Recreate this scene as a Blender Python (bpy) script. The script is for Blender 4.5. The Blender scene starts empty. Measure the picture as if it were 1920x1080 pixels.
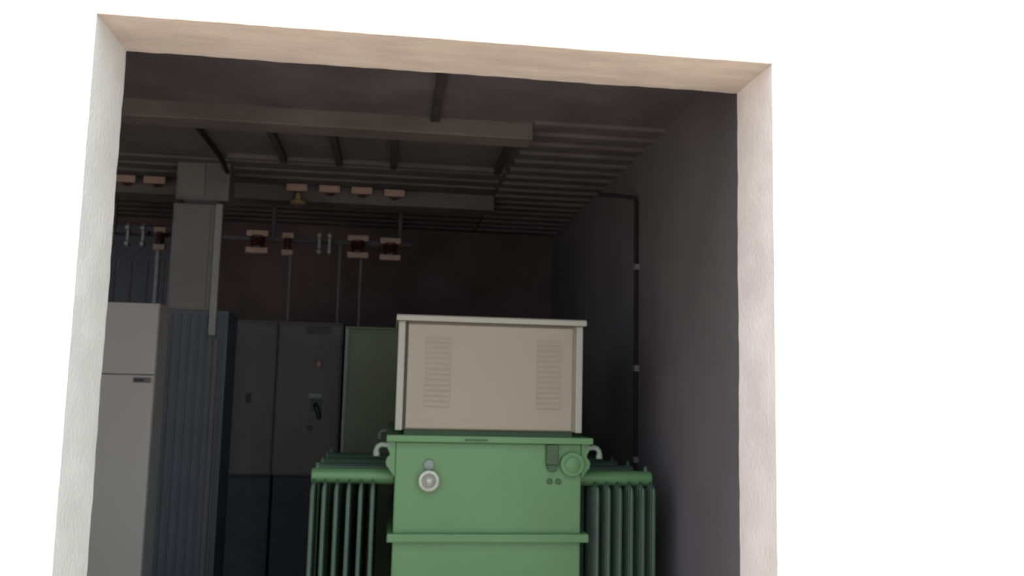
import bpy, bmesh, math, random
from mathutils import Vector, Matrix
random.seed(7)
COL = bpy.context.scene.collection
sc = bpy.context.scene

# ---------------------------------------------------------------- camera
FPX = 1668.8
YAW, PITCH, ROLL = 0.131805, 0.115537, 0.023053
EYE = Vector((1.1211, -3.3066, 1.7485))
cy, sy, cp, sp = math.cos(YAW), math.sin(YAW), math.cos(PITCH), math.sin(PITCH)
FWD = Vector((sy*cp, cy*cp, sp))
r0 = Vector((cy, -sy, 0)); u0 = r0.cross(FWD)
RIGHT = r0*math.cos(ROLL) + u0*math.sin(ROLL)
UP = u0*math.cos(ROLL) - r0*math.sin(ROLL)
cam = bpy.data.cameras.new('camera'); cam_o = bpy.data.objects.new('camera', cam); COL.objects.link(cam_o)
cam.sensor_width = 36; cam.lens = FPX/1920*36; cam.clip_start = 0.05; cam.clip_end = 200
m = Matrix.Identity(4)
for i in range(3):
    m[i][0] = RIGHT[i]; m[i][1] = UP[i]; m[i][2] = -FWD[i]; m[i][3] = EYE[i]
cam_o.matrix_world = m
sc.camera = cam_o

# ---------------------------------------------------------------- materials
def mat(name, color, rough=0.6, metal=0.0, var=0.12, scale=6.0, bump=0.0, bscale=60.0, spec=0.5, stretch=(1, 1, 1), tint=None):
    mt = bpy.data.materials.new(name); mt.use_nodes = True
    nt = mt.node_tree; N = nt.nodes; L = nt.links
    bs = N['Principled BSDF']
    tc = N.new('ShaderNodeTexCoord'); mp = N.new('ShaderNodeMapping'); mp.inputs['Scale'].default_value = stretch
    L.new(tc.outputs['Object'], mp.inputs['Vector'])
    nz = N.new('ShaderNodeTexNoise'); nz.inputs['Scale'].default_value = scale; nz.inputs['Detail'].default_value = 6
    L.new(mp.outputs['Vector'], nz.inputs['Vector'])
    rp = N.new('ShaderNodeValToRGB')
    a = [max(0, c*(1-var)) for c in color]; b = [min(1, c*(1+var)) for c in (tint or color)]
    rp.color_ramp.elements[0].position = 0.3; rp.color_ramp.elements[1].position = 0.7
    rp.color_ramp.elements[0].color = (*a, 1); rp.color_ramp.elements[1].color = (*b, 1)
    L.new(nz.outputs['Fac'], rp.inputs['Fac']); L.new(rp.outputs['Color'], bs.inputs['Base Color'])
    bs.inputs['Roughness'].default_value = rough; bs.inputs['Metallic'].default_value = metal
    bs.inputs['Specular IOR Level'].default_value = spec
    if bump:
        n2 = N.new('ShaderNodeTexNoise'); n2.inputs['Scale'].default_value = bscale; n2.inputs['Detail'].default_value = 4
        L.new(mp.outputs['Vector'], n2.inputs['Vector'])
        bp = N.new('ShaderNodeBump'); bp.inputs['Strength'].default_value = bump; bp.inputs['Distance'].default_value = 0.01
        L.new(n2.outputs['Fac'], bp.inputs['Height']); L.new(bp.outputs['Normal'], bs.inputs['Normal'])
    return mt

M = dict(
    wall_out=mat('white_painted_render', (.90, .885, .84), .85, var=.02, bump=.15, bscale=90),
    reveal_top=mat('plaster_in_ground_bounce', (.60, .52, .46), .9, var=.10, scale=3.5, bump=.5, bscale=50, stretch=(1, 3, 3), tint=(.64, .55, .49)),  # header plaster, warm bounce from the ground put into its colour
    reveal_left=mat('plaster_in_skylight', (.70, .70, .67), .9, var=.08, scale=4, bump=.5, bscale=50),  # left jamb plaster, cool skylight put into its colour
    reveal_right=mat('plaster_in_warm_bounce', (.76, .68, .64), .9, var=.07, scale=4, bump=.45, bscale=45, tint=(.80, .73, .69)),  # right jamb plaster, warm bounced light put into its colour
    ground=mat('pale_dusty_ground', (.50, .42, .36), .95, var=.15, scale=2, bump=.6, bscale=20),
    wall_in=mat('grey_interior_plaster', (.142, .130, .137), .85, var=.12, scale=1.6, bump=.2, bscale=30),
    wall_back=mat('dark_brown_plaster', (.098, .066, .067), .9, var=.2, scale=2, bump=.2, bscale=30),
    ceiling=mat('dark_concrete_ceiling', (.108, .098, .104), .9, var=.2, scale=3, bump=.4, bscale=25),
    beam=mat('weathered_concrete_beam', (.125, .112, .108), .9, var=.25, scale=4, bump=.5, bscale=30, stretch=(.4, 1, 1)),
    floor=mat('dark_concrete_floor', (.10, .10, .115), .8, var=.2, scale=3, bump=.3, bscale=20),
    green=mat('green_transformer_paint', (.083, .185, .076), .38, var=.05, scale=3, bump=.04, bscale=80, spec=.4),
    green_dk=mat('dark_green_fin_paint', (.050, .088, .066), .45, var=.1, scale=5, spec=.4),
    green_shadow=mat('shaded_tank_green', (.035, .075, .03), .6, var=.1),  # darker copy of the tank green, shade put into the colour
    green_olive=mat('olive_green_sheet', (.095, .105, .055), .55, var=.08, scale=4),
    cream=mat('cream_powder_coat', (.268, .228, .18), .5, var=.03, scale=2, spec=.35),
    cream_edge=mat('light_cream_edge', (.29, .28, .235), .5, var=.04, scale=3, spec=.35),
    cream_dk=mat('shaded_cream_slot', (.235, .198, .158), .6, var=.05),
    seam=mat('dark_joint', (.05, .05, .045), .8, var=.1),
    pipe_steel=mat('pale_green_grey_hook_steel', (.17, .21, .175), .5, var=.1),
    cab=mat('light_grey_cabinet_paint', (.285, .278, .258), .5, var=.04, scale=2, spec=.35),
    cab_side=mat('grey_cabinet_side', (.20, .20, .198), .55, var=.06),
    cab_dk=mat('dark_grey_cabinet_paint', (.088, .081, .082), .55, var=.1, scale=3),
    cab_blue=mat('dark_blue_grey_sheet', (.072, .074, .092), .5, var=.12, scale=3),
    duct=mat('brownish_grey_duct_sheet', (.14, .13, .12), .6, var=.08, scale=4),
    duct_edge=mat('lit_duct_edge', (.22, .22, .20), .5, var=.08),  # light on the upper channel put into the colour
    conc=mat('brownish_concrete', (.13, .118, .112), .9, var=.2, scale=8, bump=.4),
    porcelain=mat('brown_glazed_porcelain', (.055, .022, .018), .3, var=.2, scale=20),
    cap=mat('pale_copper_cap', (.36, .24, .19), .45, var=.1, scale=15),
    cap_y=mat('dull_brass_cap', (.28, .21, .10), .45, var=.1, scale=15),
    galv=mat('galvanised_steel', (.30, .30, .31), .5, metal=.3, var=.15, scale=20),
    steel_dk=mat('dark_steel', (.055, .05, .055), .6, var=.2, scale=10),
    steel_md=mat('grey_steel_rod', (.13, .125, .13), .55, var=.15, scale=10),
    plinth=mat('dark_blue_black_plinth', (.035, .034, .045), .7, var=.15),
    matt_dark=mat('matt_black_conduit', (.022, .020, .022), .95, var=.15, spec=.1),
    joist=mat('dark_joist', (.055, .05, .052), .95, var=.15, spec=.1),
    black=mat('black_plastic', (.015, .015, .016), .5, var=.1),
    white=mat('white_label_stock', (.25, .25, .28), .6, var=.05, scale=30),
    pink=mat('pinkish_indicator_lens', (.27, .17, .165), .3, var=.05),
    brass=mat('tarnished_silver_metal', (.32, .33, .28), .35, metal=.3, var=.2, scale=40),
    dial=mat('grey_dial_face', (.19, .20, .17), .4, var=.25, scale=60),
    rubber=mat('cast_iron', (.05, .05, .05), .6, var=.1),
)

# ---------------------------------------------------------------- mesh helpers
class MB:
    def __init__(s): s.bm = bmesh.new()
    def box(s, a, b):
        x0, y0, z0 = a; x1, y1, z1 = b
        v = [s.bm.verts.new(p) for p in ((x0,y0,z0),(x1,y0,z0),(x1,y1,z0),(x0,y1,z0),(x0,y0,z1),(x1,y0,z1),(x1,y1,z1),(x0,y1,z1))]
        for f in ((0,3,2,1),(4,5,6,7),(0,1,5,4),(1,2,6,5),(2,3,7,6),(3,0,4,7)): s.bm.faces.new([v[i] for i in f])
        return s
    def lathe(s, o, ax, prof, n=24):
        """profile [(t, r)] revolved round axis ax through o"""
        o = Vector(o); ax = Vector(ax).normalized()
        e = ax.orthogonal().normalized(); g = ax.cross(e)
        rings = []
        for t, r in prof:
            rings.append([s.bm.verts.new(o + ax*t + (e*math.cos(2*math.pi*k/n) + g*math.sin(2*math.pi*k/n))*max(r, 1e-4)) for k in range(n)])
        for a, b in zip(rings, rings[1:]):
            for k in range(n): s.bm.faces.new((a[k], a[(k+1) % n], b[(k+1) % n], b[k]))
        s.bm.faces.new(rings[0][::-1]); s.bm.faces.new(rings[-1])
        return s
    def cyl(s, a, b, r, n=20):
        a = Vector(a); b = Vector(b); l = (b-a).length; c = min(r*.15, l*.2)
        return s.lathe(a, b-a, [(0, r-c), (c, r), (l-c, r), (l, r-c)], n)
    def tube(s, pts, r, n=12):
        pts = [Vector(p) for p in pts]
        rings = []; e = None
        for i, p in enumerate(pts):
            d = (pts[min(i+1, len(pts)-1)] - pts[max(i-1, 0)]).normalized()
            e = d.orthogonal().normalized() if e is None else (e - d*e.dot(d)).normalized()
            g = d.cross(e)
            rr = r[i] if isinstance(r, (list, tuple)) else r
            rings.append([s.bm.verts.new(p + (e*math.cos(2*math.pi*k/n) + g*math.sin(2*math.pi*k/n))*rr) for k in range(n)])
        for a, b in zip(rings, rings[1:]):
            for k in range(n): s.bm.faces.new((a[k], a[(k+1) % n], b[(k+1) % n], b[k]))
        s.bm.faces.new(rings[0][::-1]); s.bm.faces.new(rings[-1])
        return s
    def prism(s, poly, axis, a, b):
        """poly in the two other axes, extruded along axis 0/1/2 from a to b"""
        def P(u, v, t): return {0: (t, u, v), 1: (u, t, v), 2: (u, v, t)}[axis]
        A = [s.bm.verts.new(P(u, v, a)) for u, v in poly]; B = [s.bm.verts.new(P(u, v, b)) for u, v in poly]
        s.bm.faces.new(A); s.bm.faces.new(B[::-1]); n = len(poly)
        for k in range(n): s.bm.faces.new((A[(k+1) % n], A[k], B[k], B[(k+1) % n]))
        return s
    def build(s, name, material, parent=None, bevel=0, smooth=False, kind=None, org=None):
        bmesh.ops.recalc_face_normals(s.bm, faces=s.bm.faces)
        me = bpy.data.meshes.new(name)
        off = Vector(org) if org else Vector((0, 0, 0))
        if parent is not None:
            off = root_loc(parent)
        for v in s.bm.verts: v.co -= off
        s.bm.to_mesh(me); s.bm.free()
        me.materials.append(material)
        o = bpy.data.objects.new(name, me); COL.objects.link(o)
        if parent is not None:
            o.parent = parent; o['_l'] = 0; del o['_l']
        else: o.location = off
        if bevel:
            bv = o.modifiers.new('bevel', 'BEVEL'); bv.width = bevel; bv.segments = 2; bv.limit_method = 'ANGLE'
        if smooth:
            for p in me.polygons: p.use_smooth = True
            if not bevel: me.set_sharp_from_angle(angle=math.radians(40))
        if kind: o['kind'] = kind
        return o

def root_loc(o):
    """world location of an object whose ancestors are unrotated"""
    v = Vector(o.location)
    while o.parent is not None:
        o = o.parent; v += Vector(o.location)
    return v

def thing(name, loc, label, cat, group=None):
    o = bpy.data.objects.new(name, None); COL.objects.link(o); o.location = loc
    o.empty_display_size = .1
    o['label'] = label; o['category'] = cat
    if group: o['group'] = group
    return o
def tag(o, label, cat, group=None):
    o['label'] = label; o['category'] = cat
    if group: o['group'] = group
    return o
def dup(root, loc, label=None):
    r = root.copy(); COL.objects.link(r); r.location = loc
    if label: r['label'] = label
    for ch in list(root.children):
        c = ch.copy(); COL.objects.link(c); c.parent = r
        for g in list(ch.children):
            d = g.copy(); COL.objects.link(d); d.parent = c
    return r
def struct(mb, name, material, **k): return mb.build(name, material, kind='structure', **k)

# ---------------------------------------------------------------- the building
XL, XR, YF, YB, ZC = -4.6, 2.75, .37, 5.86, 3.388      # inside faces of the room
W, H, T, S = 2.6, 3.09, .37, .012                       # opening, wall thickness, lining skin
mb = MB()
mb.box((-9, 0, -.02), (-4.3, T, 6.2)); mb.box((-1.7, 0, -.02), (-S, T, 6.2)); mb.box((-4.3, 0, H), (-1.7, T, 6.2)); mb.box((W+S, 0, -.02), (11, T, 6.2)); mb.box((-S, 0, H+S), (W+S, T, 6.2))  # gap on the left is an added, unseen opening for more daylight inside
struct(mb, 'wall_front', M['wall_out'])

def lining(name, material, p0, ex, ey, n1, n2, thick, nrm):
    """a slightly uneven plaster skin: grid p0 + ex*i + ey*j, its inner edge wavy"""
    bm = bmesh.new(); g = []
    ex = Vector(ex); ey = Vector(ey); p0 = Vector(p0); nrm = Vector(nrm)
    ph = random.random()*9
    def wob(t): return .0007*math.sin(t*9+ph) + .0007*math.sin(t*23+ph*2) + .0006*math.sin(t*51+ph*3)
    L = ey.length
    for i in range(n1+1):
        row = []
        for j in range(n2+1):
            t = j/n2*L
            edge = .001*math.sin(t*6+ph) * (i/n1) + wob(t)*(i/n1)
            if i in (0,): edge = wob(t*1.7+3)*.5
            if j in (0, n2): edge = 0
            row.append(bm.verts.new(p0 + ex*(i/n1) + ey*(j/n2) + nrm*edge))
        g.append(row)
    h = [[bm.verts.new(v.co - nrm*thick) for v in (row)] for row in g]
    # back face flat against the masonry
    for i in range(n1+1):
        for j in range(n2+1):
            h[i][j].co = p0 + ex*(i/n1) + ey*(j/n2) - nrm*thick
    for A in (g, h):
        for i in range(n1):
            for j in range(n2): bm.faces.new((A[i][j], A[i+1][j], A[i+1][j+1], A[i][j+1]))
    for i in range(n1):
        for j in (0, n2): bm.faces.new((g[i][j], g[i+1][j], h[i+1][j], h[i][j]))
    for j in range(n2):
        for i in (0, n1): bm.faces.new((g[i][j], g[i][j+1], h[i][j+1], h[i][j]))
    mb = MB(); mb.bm.free(); mb.bm = bm
    return struct(mb, name, material, smooth=True)
lining('trim_1', M['reveal_top'], (0, 0, H), (0, T, 0), (W, 0, 0), 4, 120, S, (0, 0, -1))
lining('trim_2', M['reveal_left'], (0, 0, 0), (0, T, 0), (0, 0, H+S), 4, 130, S, (1, 0, 0))
lining('trim_3', M['reveal_right'], (W, 0, 0), (0, T, 0), (0, 0, H+S), 4, 130, S, (-1, 0, 0))

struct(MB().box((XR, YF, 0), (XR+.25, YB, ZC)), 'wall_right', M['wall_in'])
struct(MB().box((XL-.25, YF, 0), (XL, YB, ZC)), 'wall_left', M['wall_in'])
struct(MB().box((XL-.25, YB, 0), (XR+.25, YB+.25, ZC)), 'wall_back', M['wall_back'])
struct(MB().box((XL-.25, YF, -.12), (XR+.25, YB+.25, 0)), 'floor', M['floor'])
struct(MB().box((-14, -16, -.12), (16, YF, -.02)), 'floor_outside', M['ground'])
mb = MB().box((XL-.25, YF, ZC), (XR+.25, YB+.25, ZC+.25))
y = 3.30                                               # cast ribs running across the room
while y < YB-.1:
    if not 3.9 < y < 4.35:
        mb.prism([(y-.045, ZC+.01), (y-.028, ZC-.014), (y+.028, ZC-.014), (y+.045, ZC+.01)], 0, XL, 1.90)
    y += .235
y = 1.95
while y < YB-.1:                                       # deeper ribs on the strip by the right wall
    mb.prism([(y-.06, ZC+.01), (y-.04, ZC-.02), (y+.03, ZC-.02), (y+.05, ZC+.01)], 0, 1.93, XR)
    y += .23
struct(mb, 'ceiling', M['ceiling'])
def beam(name, y0, y1, drop, x1=1.93):
    bm = MB().box((XL, y0, ZC-drop), (x1, y1, ZC+.01))
    return struct(bm, name, M['beam'], bevel=.01)
beam('trim_4', 1.96, 2.16, .10)
beam('trim_5', 4.05, 4.27, .125)
# short joists between the first beam and a light cross rib
for i, x in enumerate((.30, .69, 1.08, 1.84)):
    struct(MB().box((x-.022, 2.16, ZC-.05), (x+.022, 3.12, ZC+.01)), 'trim_%d' % (6+i), M['joist'])
struct(MB().box((-.1, 3.10, ZC-.032), (1.9, 3.15, ZC+.01)), 'trim_10', M['ceiling'])
struct(MB().box((1.30, YF+.02, ZC-.03), (1.35, 1.96, ZC+.01)), 'trim_11', M['joist'])

# ---------------------------------------------------------------- transformer
TX0, TX1, TY0, TY1 = 1.158, 2.160, 1.5, 3.15
tr = thing('transformer', ((TX0+TX1)/2, (TY0+TY1)/2, 0), 'large green oil-filled power transformer with cream box on top', 'transformer')
G = M['green']
MB().box((TX0, TY0, .16), (TX1, TY1, 1.472)).build('tank', G, tr, bevel=.008)
MB().box((TX0-.05, TY0-.045, 1.472), (TX1+.055, TY1+.05, 1.507)).build('tank_cover', G, tr, bevel=.005)
mb = MB(); z0, z1 = .955, 1.0
mb.box((TX0-.03, TY0-.04, z0), (TX1+.038, TY0, z1)); mb.box((TX0-.03, TY1, z0), (TX1+.038, TY1+.04, z1))
mb.box((TX0-.03, TY0, z0), (TX0, TY1, z1)); mb.box((TX1, TY0, z0), (TX1+.038, TY1, z1))
mb.build('stiffener_band', G, tr, bevel=.006)
mb = MB()
for x in (TX0+.12, TX1-.22): mb.box((x, TY0-.1, .07), (x+.1, TY1+.1, .16))
mb.build('base_skid', M['green_dk'], tr, bevel=.006)
for x in (TX0+.17, TX1-.17):
    for yy in (TY0+.15, TY1-.15):
        w = MB().lathe((x-.03, yy, .07), (1, 0, 0), [(0, .045), (.004, .07), (.04, .062), (.06, .062)], 28).build('wheel', M['rubber'], tr, smooth=True)
# hanging lip under the cover with small notch
MB().box((1.52, TY0-.052, 1.482), (1.64, TY0-.044, 1.492)).build('cover_notch', M['green_shadow'], tr)

def arc(cx, cz, r, a0, a1, n):
    return [(cx+r*math.cos(math.radians(a0+(a1-a0)*k/n)), cz+r*math.sin(math.radians(a0+(a1-a0)*k/n))) for k in range(n+1)]
for side in (-1, 1):
    for yy in (TY0+.03, TY1-.03):
        ex = TX0 if side < 0 else TX1
        # lobed lug plate welded at the corner
        poly = [(0, 1.472), (.045, 1.472), (.05, 1.445), (.032, 1.415), (.030, 1.40), (.045, 1.385), (.050, 1.365), (.046, 1.345), (.03, 1.325), (.012, 1.30), (0, 1.285)]
        poly = [(ex+side*px, pz) for px, pz in poly]
        MB().prism(poly, 1, yy-.03, yy-.005).build('lifting_lug', G, tr, bevel=.003)
        # curved hook
        pts = [(ex+side*.03, yy-.02, 1.455)] + [(ex+side*(.068+.034*math.cos(math.radians(a))), yy-.02, 1.420+.034*math.sin(math.radians(a))) for a in range(110, -21, -13)] + [(ex+side*.1, yy-.02, 1.395)]
        rad = [.014]*(len(pts)-3) + [.017, .018, .017]
        MB().tube(pts, rad, 14).build('lifting_hook', M['pipe_steel'], tr, smooth=True)
# round blanking flange and pipe stub on the right of the front
f = MB().lathe((2.105, TY0, 1.365), (0, -1, 0), [(0, .066), (.03, .066), (.034, .062)], 36).build('round_flange', G, tr, smooth=True)
MB().lathe((2.105, TY0-.034, 1.365), (0, -1, 0), [(0, .04), (.012, .04), (.014, .036)], 28).build('flange_cap', G, f, smooth=True)
mb = MB().box((1.962, TY0-.035, 1.36), (2.028, TY0, 1.468))
mb.prism([(1.962, 1.36), (2.028, 1.36), (2.014, 1.325), (1.978, 1.325)], 1, TY0-.03, TY0)
mb.build('shadow_patch', M['green_shadow'], tr, bevel=.006)  # raised dark block painted as the shadow beside the flange
for x in (1.985, 2.032):
    MB().lathe((x, TY0, 1.272), (0, -1, 0), [(0, .017), (.01, .017), (.013, .012)], 6).build('plug', M['green_shadow'], tr)
# thermometer
g = MB().lathe((1.337, TY0, 1.271), (0, -1, 0), [(0, .045), (.018, .045), (.022, .055), (.045, .055), (.048, .050), (.049, .040), (.046, .036)], 40).build('gauge', M['brass'], tr, smooth=True)
MB().lathe((1.337, TY0-.0462, 1.271), (0, -1, 0), [(0, .035), (.003, .035)], 36).build('dial_face', M['dial'], g)
MB().lathe((1.337, TY0-.0495, 1.271), (0, -1, 0), [(0, .014), (.004, .014), (.006, .010)], 20).build('dial_hub', M['brass'], g, smooth=True)
mb = MB()
for k in range(12):
    a = k*math.pi/6; c, s_ = math.cos(a), math.sin(a)
    mb.tube([(1.337+c*.026, TY0-.050, 1.271+s_*.026), (1.337+c*.033, TY0-.050, 1.271+s_*.033)], .0018, 6)
mb.build('dial_marks', M['black'], g)
mb = MB().lathe((1.337, TY0, 1.352), (0, -1, 0), [(0, .030), (.014, .028), (.018, .022)], 24)
mb.build('gauge_bracket', M['pipe_steel'], tr, smooth=True)

# radiators: four a side, each a header pipe with six pressed fins
FINS = {-1: (.733, .793, .857, .920, .983, 1.045), 1: (2.263, 2.327, 2.391, 2.455, 2.520, 2.580)}
for side in (-1, 1):
    x_in = TX0 if side < 0 else TX1
    x_out = .716 if side < 0 else 2.584+.012
    for yc in (1.665, 2.05, 2.435, 2.82):
        mb = MB()
        c = .008
        a, b = (x_out, x_in) if side < 0 else (x_in, x_out)
        mb.lathe((a, yc, 1.275), (1, 0, 0), [(0, .036), (.006, .042), (b-a-.006, .042), (b-a, .036)], 28)
        rad = mb.build('radiator', G if yc < 1.7 else M['green_dk'], tr, smooth=True)  # rear headers get a darker green, their shade put into the colour
        MB().lathe((a, yc, .36), (1, 0, 0), [(0, .034), (.006, .038), (b-a-.006, .038), (b-a, .034)], 20).build('lower_header', M['green_dk'], rad, smooth=True)
        sx = x_out + (.03 if side < 0 else -.03)
        MB().lathe((sx, yc, 1.312), (0, 0, 1), [(0, .014), (.018, .014), (.022, .010), (.03, .010)], 12).build('vent_plug', M['green_dk'], rad, smooth=True)
        for fx in FINS[side]:
            prof = [(yc-.04, 1.262), (yc-.085, 1.252), (yc-.118, 1.232), (yc-.125, 1.20), (yc-.125, .46), (yc-.115, .42), (yc-.04, .37),
                    (yc+.04, .37), (yc+.115, .42), (yc+.125, .46), (yc+.125, 1.20), (yc+.118, 1.232), (yc+.085, 1.252), (yc+.04, 1.262)]
            mb = MB().prism(prof, 0, fx-.0035, fx+.0035)
            for q in (-.114, -.068, -.022, .022, .068, .114):            # oil channels
                z_hi = 1.235 if abs(q) > .1 else 1.25
                mb.tube([(fx, yc+q, .44), (fx, yc+q, .47), (fx, yc+q, z_hi-.03), (fx, yc+q, z_hi)], [.006, .0115, .0115, .006], 8)
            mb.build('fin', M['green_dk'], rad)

# cream cable box on the cover
cb = MB().box((1.165, 1.525, 1.535), (2.148, 2.42, 2.112)).build('cable_box', M['cream'], tr, bevel=.004)
MB().box((1.20, 1.545, 1.500), (2.115, 2.40, 1.545)).build('box_plinth', M['green_shadow'], cb)
for x0, x1 in ((1.150, 1.188), (2.122, 2.160)):
    MB().box((x0, 1.5, 1.530), (x1, 1.535, 2.112)).build('corner_post', M['cream_edge'], cb, bevel=.005)
MB().box((1.1885, 1.519, 1.537), (1.2025, 1.5255, 2.11)).build('groove_strip', M['seam'], cb)  # strip lining the groove, the groove's shade put into its colour
MB().box((2.107, 1.519, 1.537), (2.1215, 1.5255, 2.11)).build('groove_strip', M['cream_dk'], cb)
fc = MB().box((1.203, 1.503, 1.540), (2.1065, 1.526, 2.100)).build('front_cover', M['cream'], cb, bevel=.006)
bl = MB()
bl.prism([(1.462, 2.112), (1.462, 2.138), (1.47, 2.145), (2.45, 2.158), (2.46, 2.150), (2.46, 2.112)], 0, 1.138, 2.172)
bl.build('box_lid', M['cream_edge'], cb, bevel=.003)
for x0, x1 in ((1.297, 1.438), (1.905, 2.040)):
    mb = MB(); mb.box((x0, 1.5018, 1.65), (x1, 1.5035, 2.03))
    v = mb.build('louver_vent', M['cream_dk'], cb)
    mb = MB()
    for k in range(13):
        z = 1.658 + k*.0285
        mb.prism([(1.502, z), (1.4985, z+.003), (1.502, z+.018)], 0, x0+.004, x1-.004)
    mb.build('louver_blades', M['cream'], v)

# ---------------------------------------------------------------- green sheet cabinet behind the transformer
gc = thing('green_cabinet', (1.1, 3.75, 0), 'olive green sheet-metal cabinet behind the cream box, its left half showing', 'cabinet')
MB().box((.775, 3.60, 0), (1.62, 4.0, 2.195)).build('cabinet_body', M['green_olive'], gc, bevel=.004)
MB().box((.763, 3.585, 0.02), (.785, 3.61, 2.20)).build('edge_strip', M['cab_side'], gc, bevel=.002)
MB().box((.80, 3.588, .05), (1.60, 3.602, 2.17)).build('door', M['green_olive'], gc, bevel=.003)
MB().box((.757, 3.58, 2.195), (1.63, 4.01, 2.212)).build('cabinet_top', M['green_olive'], gc, bevel=.002)

# ---------------------------------------------------------------- light grey cabinet, left
lc = thing('grey_cabinet', (-.63, 2.33, 0), 'tall light grey metal cabinet just inside the left side of the opening', 'cabinet')
cx0, cx1, cyf, cyb, ct = -1.03, -.262, 2.2, 2.445, 2.222
MB().box((cx0, cyf+.018, .08), (cx1, cyb, ct)).build('cabinet_body', M['cab_side'], lc, bevel=.004)
MB().box((cx0+.01, cyf+.03, 0), (cx1-.01, cyb-.01, .08)).build('plinth', M['black'], lc)
MB().box((cx0+.003, cyf, 1.799), (cx1-.002, cyf+.018, ct-.004)).build('upper_panel', M['cab'], lc, bevel=.003)
d = MB().box((cx0+.003, cyf, .09), (cx1-.002, cyf+.018, 1.793)).build('door', M['cab'], lc, bevel=.003)
mb = MB().box((-.378, cyf-.012, 1.750), (-.280, cyf+.001, 1.778))
mb.build('handle', M['cab_dk'], d, bevel=.005)
mb = MB().box((-.370, cyf-.02, 1.757), (-.320, cyf-.011, 1.771))
mb.build('handle_grip', M['black'], d, bevel=.003)

# ---------------------------------------------------------------- ribbed dark cabinet + duct + head box
rc = thing('ribbed_cabinet', (-.31, 3.55, 0), 'tall dark blue-grey cabinet with vertical ribs, under the hanging duct', 'cabinet')
MB().box((-.62, 3.40, 0), (-.075, 3.8, 2.285)).build('cabinet_body', M['cab_blue'], rc, bevel=.004)
mb = MB()
for k in range(9):
    x = -.595 + k*.062
    mb.prism([(x-.012, 3.401), (x-.006, 3.393), (x+.006, 3.393), (x+.008, 3.401)], 2, .06, 2.25)
mb.build('ribbed_front', M['cab_blue'], rc)
MB().box((-.165, 3.37, .03), (-.13, 3.402, 2.08)).build('shaded_channel', M['cab_dk'], rc, bevel=.003)  # lower run of the duct's edge channel, shade put into the colour

du = thing('cable_duct', (-.36, 3.5, 2.285), 'brownish grey vertical cable duct standing on the ribbed cabinet', 'duct')
MB().box((-.512, 3.40, 2.285), (-.205, 3.60, 3.07)).build('duct_body', M['duct'], du, bevel=.005)
MB().box((-.500, 3.392, 2.30), (-.245, 3.401, 3.055)).build('duct_cover', M['duct'], du, bevel=.003)
MB().box((-.2045, 3.36, 2.10), (-.155, 3.40, 3.07)).build('edge_channel', M['duct_edge'], du, bevel=.004)
hb = thing('junction_box', (-.32, 3.5, 3.10), 'square brownish junction box under the ceiling above the cable duct', 'box')
MB().box((-.505, 3.40, 3.10), (-.125, 3.62, 3.387)).build('box_body', M['conc'], hb, bevel=.006)
MB().box((-.495, 3.39, 3.125), (-.30, 3.401, 3.375)).build('box_cover', M['duct'], hb, bevel=.004)
MB().box((-.45, 3.43, 3.069), (-.19, 3.58, 3.101)).build('gland_plate', M['steel_dk'], hb)
cd = MB().tube([(-.158, 2.165, 3.335), (-.155, 2.4, 3.366), (-.15, 2.9, 3.368), (-.145, 3.15, 3.36), (-.145, 3.40, 3.32)], .018, 10).build('ceiling_conduit', M['matt_dark'], smooth=True)
tag(cd, 'dark conduit along the ceiling running to the junction box', 'conduit')

# ---------------------------------------------------------------- switchgear behind, two units
def switch_unit(x0, x1, top, label):
    t = thing('switchgear_cabinet', ((x0+x1)/2, 4.78, 0), label, 'cabinet', 'dark switchgear cabinets at the back')
    MB().box((x0, 4.515, 1.0), (x1, 5.05, top)).build('cabinet_body', M['cab_dk'], t, bevel=.004)
    MB().box((x0+.01, 4.60, 0), (x1-.01, 5.03, 1.0)).build('plinth', M['plinth'], t)
    d = MB().box((x0+.012, 4.50, 1.015), (x1-.012, 4.516, top-.02)).build('door', M['cab_dk'], t, bevel=.004)
    MB().box((x0-.0, 4.495, top), (x1+.0, 5.05, top+.014)).build('cabinet_top', M['cab_dk'], t, bevel=.002)
    return t, d
t, d = switch_unit(-.272, .142, 2.285, 'dark grey switchgear cabinet at the back, plain door with small black handle')
mb = MB().box((-.09, 4.484, 1.60), (-.05, 4.501, 1.68)); mb.box((-.083, 4.465, 1.61), (-.057, 4.485, 1.635))
mb.build('handle', M['black'], d, bevel=.004)
t, d = switch_unit(.148, .695, 2.285, 'dark grey switchgear cabinet at the back with round indicator and white label')
MB().lathe((.500, 4.50, 1.941), (0, -1, 0), [(0, .036), (.012, .036), (.02, .030), (.026, .018)], 24).build('indicator', M['pink'], d, smooth=True)
MB().box((.432, 4.494, 1.655), (.535, 4.501, 1.692)).build('nameplate', M['white'], d, bevel=.002)
mb = MB().box((.455, 4.486, 1.545), (.545, 4.501, 1.640))
mb.tube([(.49, 4.48, 1.60), (.50, 4.46, 1.58), (.525, 4.455, 1.515), (.53, 4.455, 1.48)], [.022, .022, .02, .016], 10)
mb.build('handle', M['black'], d, bevel=.004)
mb = MB().box((.385, 4.49, 2.20), (.60, 4.502, 2.262)); mb.box((.40, 4.484, 2.215), (.45, 4.491, 2.24))
mb.build('top_switch_panel', M['steel_dk'], d, bevel=.003)
MB().lathe((.455, 4.50, 1.40), (0, -1, 0), [(0, .02), (.012, .02), (.016, .014)], 18).build('push_button', M['porcelain'], d, smooth=True)

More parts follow.
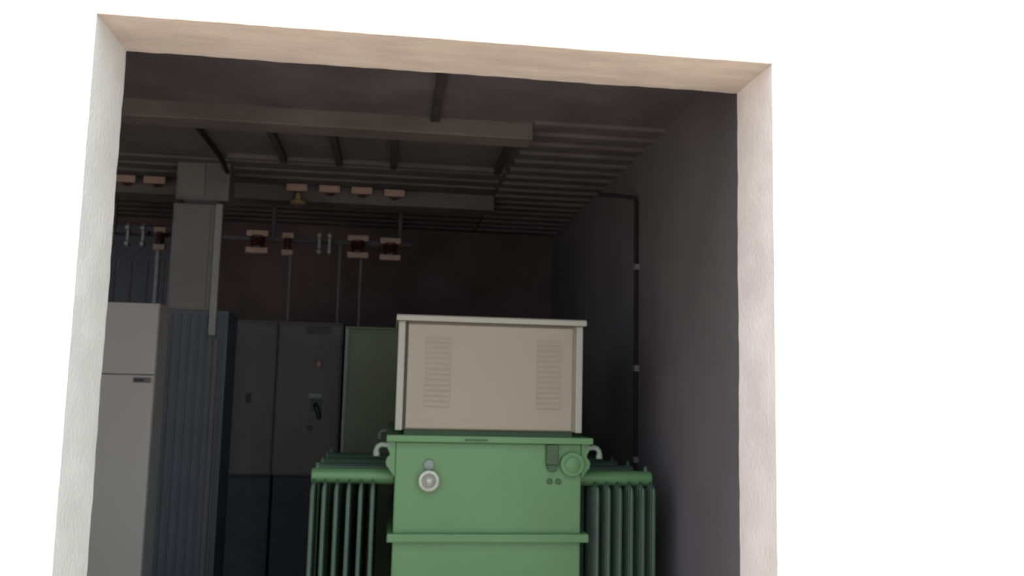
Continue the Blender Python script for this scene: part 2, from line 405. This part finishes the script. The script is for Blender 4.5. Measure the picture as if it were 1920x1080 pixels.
# ---------------------------------------------------------------- busbar supports: rail, rods and insulators
YI = 4.62
rail = tag(MB().box((-1.55, YI+.03, 3.013), (1.25, YI+.07, 3.053)).build('support_rail', M['steel_dk'], bevel=.003),
           'dark horizontal steel rail carrying the lower row of insulators', 'rail')
GR = 'grey rods between rail and switchgear'
for x, z0, r, m_, lab in ((0.2, 2.2995, .014, 'steel_md', 'thin grey rod down from the narrow insulator beside the double blade'),
                          (0.6262, 2.2995, .014, 'steel_md', 'thin grey rod left of the pair above the green cabinet'),
                          (0.8133, 0, .014, 'steel_md', 'thin grey rod right of the pair above the green cabinet'),
                          (-0.9227, 0, .024, 'galv', 'pale grey upright rod between the light grey cabinet and the duct')):
    tag(MB().cyl((x, YI+.05, z0), (x, YI+.05, 3.013), r, 12).build('support_rod', M[m_], smooth=True), lab, 'rod', GR)
# hangers carrying the rail from the beam
for i, (x, lab) in enumerate(((-1.30, 'dark steel hanger from the beam at the far left of the rail'), (.04, 'dark steel hanger from the beam behind the wide left insulator'), (1.15, 'dark steel hanger from the beam at the right end of the rail'))):
    tag(MB().box((x-.015, YI+.035, 3.053), (x+.015, YI+.065, ZC)).build('rail_hanger', M['steel_dk'], bevel=.002), lab, 'hanger', 'steel hangers of the support rail')

def insulator(w, capm='cap'):
    """spool of brown porcelain with two pale metal flanges; origin at its centre"""
    t = bpy.data.objects.new('insulator', None); COL.objects.link(t); t.empty_display_size = .05
    t['category'] = 'insulator'
    MB().lathe((0, 0, -.055), (0, 0, 1), [(0, w*.36), (.018, w*.36), (.026, w*.28), (.034, w*.34), (.045, w*.27), (.055, w*.38), (.066, w*.27), (.076, w*.34), (.084, w*.28), (.092, w*.36), (.11, w*.36)], 28).build('porcelain_body', M['porcelain'], t, smooth=True)
    for z in (-.074, .074):
        MB().box((-w/2, -w*.26, z-.027), (w/2, w*.26, z+.027)).build('metal_flange', M[capm], t, bevel=.009)
    MB().box((-.02, w*.15, -.02), (.02, .0745, .02)).build('mounting_stem', M['steel_dk'], t)
    return t
GL = 'brown insulators on the lower rail'
wide = insulator(.187); narrow = insulator(.10)
def place(proto, first, x, z, label):
    o = proto if first else dup(proto, (0, 0, 0))
    o.location = (x, YI-.045, z); o['label'] = label; o['group'] = GL
    return o
place(wide, True, -0.0755, 2.9871, 'brown insulator with two wide pale flanges, leftmost above the dark switchgear')
place(wide, False, 0.7873, 2.9819, 'brown insulator with two wide pale flanges above the pair of rods')
place(wide, False, 1.0701, 2.9715, 'brown insulator with two wide pale flanges at the rail end near cream box')
place(narrow, True, 0.1792, 2.9819, 'narrow brown insulator with pale flanges above the leftmost thin rod')
place(narrow, False, -0.8916, 2.9819, 'narrow brown insulator on the pale upright rod left of the duct')

# top row on the face of the second beam
GT = 'clamp insulators on the ceiling beam'
def clamp():
    t = bpy.data.objects.new('beam_insulator', None); COL.objects.link(t); t.empty_display_size = .05
    t['category'] = 'insulator'; t['group'] = GT
    MB().box((-.085, -.045, -.03), (.085, 0, .028)).build('metal_clamp', M['cap'], t, bevel=.008)
    MB().lathe((0, .0, 0), (0, 1, 0), [(0, .035), (.02, .045), (.03, .03), (.05, .045), (.08, .035)], 20).build('porcelain_body', M['porcelain'], t, smooth=True)
    return t
c0 = clamp()
for i, (x, lab) in enumerate(((.305, 'pale clamp insulator on the beam, directly above the brass lamp holder'),
                              (.565, 'pale clamp insulator on the beam, second right of the duct'),
                              (.825, 'pale clamp insulator on the beam, third right of the duct'),
                              (1.090, 'dimmer clamp insulator on the beam, rightmost, above the cream box edge'),
                              (-.800, 'pale clamp insulator on the beam just left of the junction box'),
                              (-1.03, 'pale clamp insulator on the beam, leftmost, beside the opening edge'))):
    o = c0 if i == 0 else dup(c0, (0, 0, 0))
    o.location = (x, 3.97, 3.352 if i != 3 else 3.345); o['label'] = lab
lh = thing('lamp_holder', (.312, 4.0, 3.262), 'small brass lamp holder hanging under the ceiling beam', 'lamp')
MB().lathe((.312, 4.0, 3.262), (0, 0, -1), [(-.06, .02), (0, .03), (.015, .062), (.035, .064), (.045, .045)], 24).build('socket', M['cap_y'], lh, smooth=True)
MB().box((.292, 3.985, 3.30), (.332, 4.055, 3.325)).build('bracket', M['steel_dk'], lh)

# double-blade disconnector between the insulators, and its triple mate on the far left
def blades(xs, label, x_c):
    t = thing('disconnector', (x_c, YI, 3.0), label, 'switch', None)
    for x in xs:
        b = MB().box((x-.012, YI-.055, 2.90), (x+.012, YI-.035, 3.10)).build('blade', M['galv'], t, bevel=.003)
        for z in (2.925, 3.065):
            MB().lathe((x, YI-.03, z), (0, -1, 0), [(0, .024), (.04, .024), (.05, .016)], 14).build('contact_stud', M['galv'], b, smooth=True)
    MB().box((min(xs)-.03, YI-.03, 3.02), (max(xs)+.03, YI+.03, 3.045)).build('base_plate', M['steel_dk'], t)
blades((0.4495, 0.5378), 'grey double-blade disconnector in the gap between the brown insulators', .52)
blades((-1.2814, -1.1566, -1.0319), 'grey triple-blade disconnector at the far left, above the light grey cabinet', -1.07)

# panel added for the bluish light spill on the back wall, far left
ib = thing('blue_spill_panel', (-1.75, YB-.06, 0), 'dark blue panel added for bluish light spill on back wall, above the light grey cabinet', 'panel')
MB().box((-2.3, YB-.055, 0), (-1.05, YB-.005, 3.30)).build('board', M['cab_blue'], ib, bevel=.004)
mb = MB()
for k in range(8): mb.box((-2.25+k*.155, YB-.067, 2.05), (-2.225+k*.155, YB-.054, 2.95))
mb.build('cable_rows', M['cab_dk'], ib)

# ---------------------------------------------------------------- conduit on the right wall
wc = thing('wall_conduit', (2.732, 2.49, 1.9), 'dark vertical conduit with short top arm on the grey right wall', 'conduit')
MB().tube([(2.733, 2.46, .05), (2.733, 2.48, 1.6), (2.733, 2.50, 3.04), (2.728, 2.50, 3.075), (2.70, 2.50, 3.085), (2.47, 2.50, 3.09)], .015, 12).build('pipe', M['matt_dark'], wc, smooth=True)
for z in (1.92, 2.60, 1.32):
    MB().box((2.715, 2.455, z-.02), (2.75, 2.525, z+.02)).build('clip', M['steel_md'], wc, bevel=.003)

# ---------------------------------------------------------------- light
w = bpy.data.worlds.new('world'); sc.world = w; w.use_nodes = True
bg = w.node_tree.nodes['Background']; bg.inputs[0].default_value = (.84, .93, 1.0, 1); bg.inputs[1].default_value = 2.2
sun = bpy.data.lights.new('sun', 'SUN'); sun.energy = 4.2; sun.angle = math.radians(1); sun.color = (1, .95, .86)
so = bpy.data.objects.new('sun', sun); COL.objects.link(so)
so.rotation_euler = Vector((0.0, 0.36, -0.93)).to_track_quat('-Z', 'Y').to_euler()
sc.view_settings.view_transform = 'Standard'; sc.view_settings.look = 'None'
sc.view_settings.exposure = 0; sc.view_settings.gamma = 1
sc.cycles.max_bounces = 10; sc.cycles.diffuse_bounces = 6
cam.dof.use_dof = True; cam.dof.focus_distance = 1.6; cam.dof.aperture_fstop = 7.0
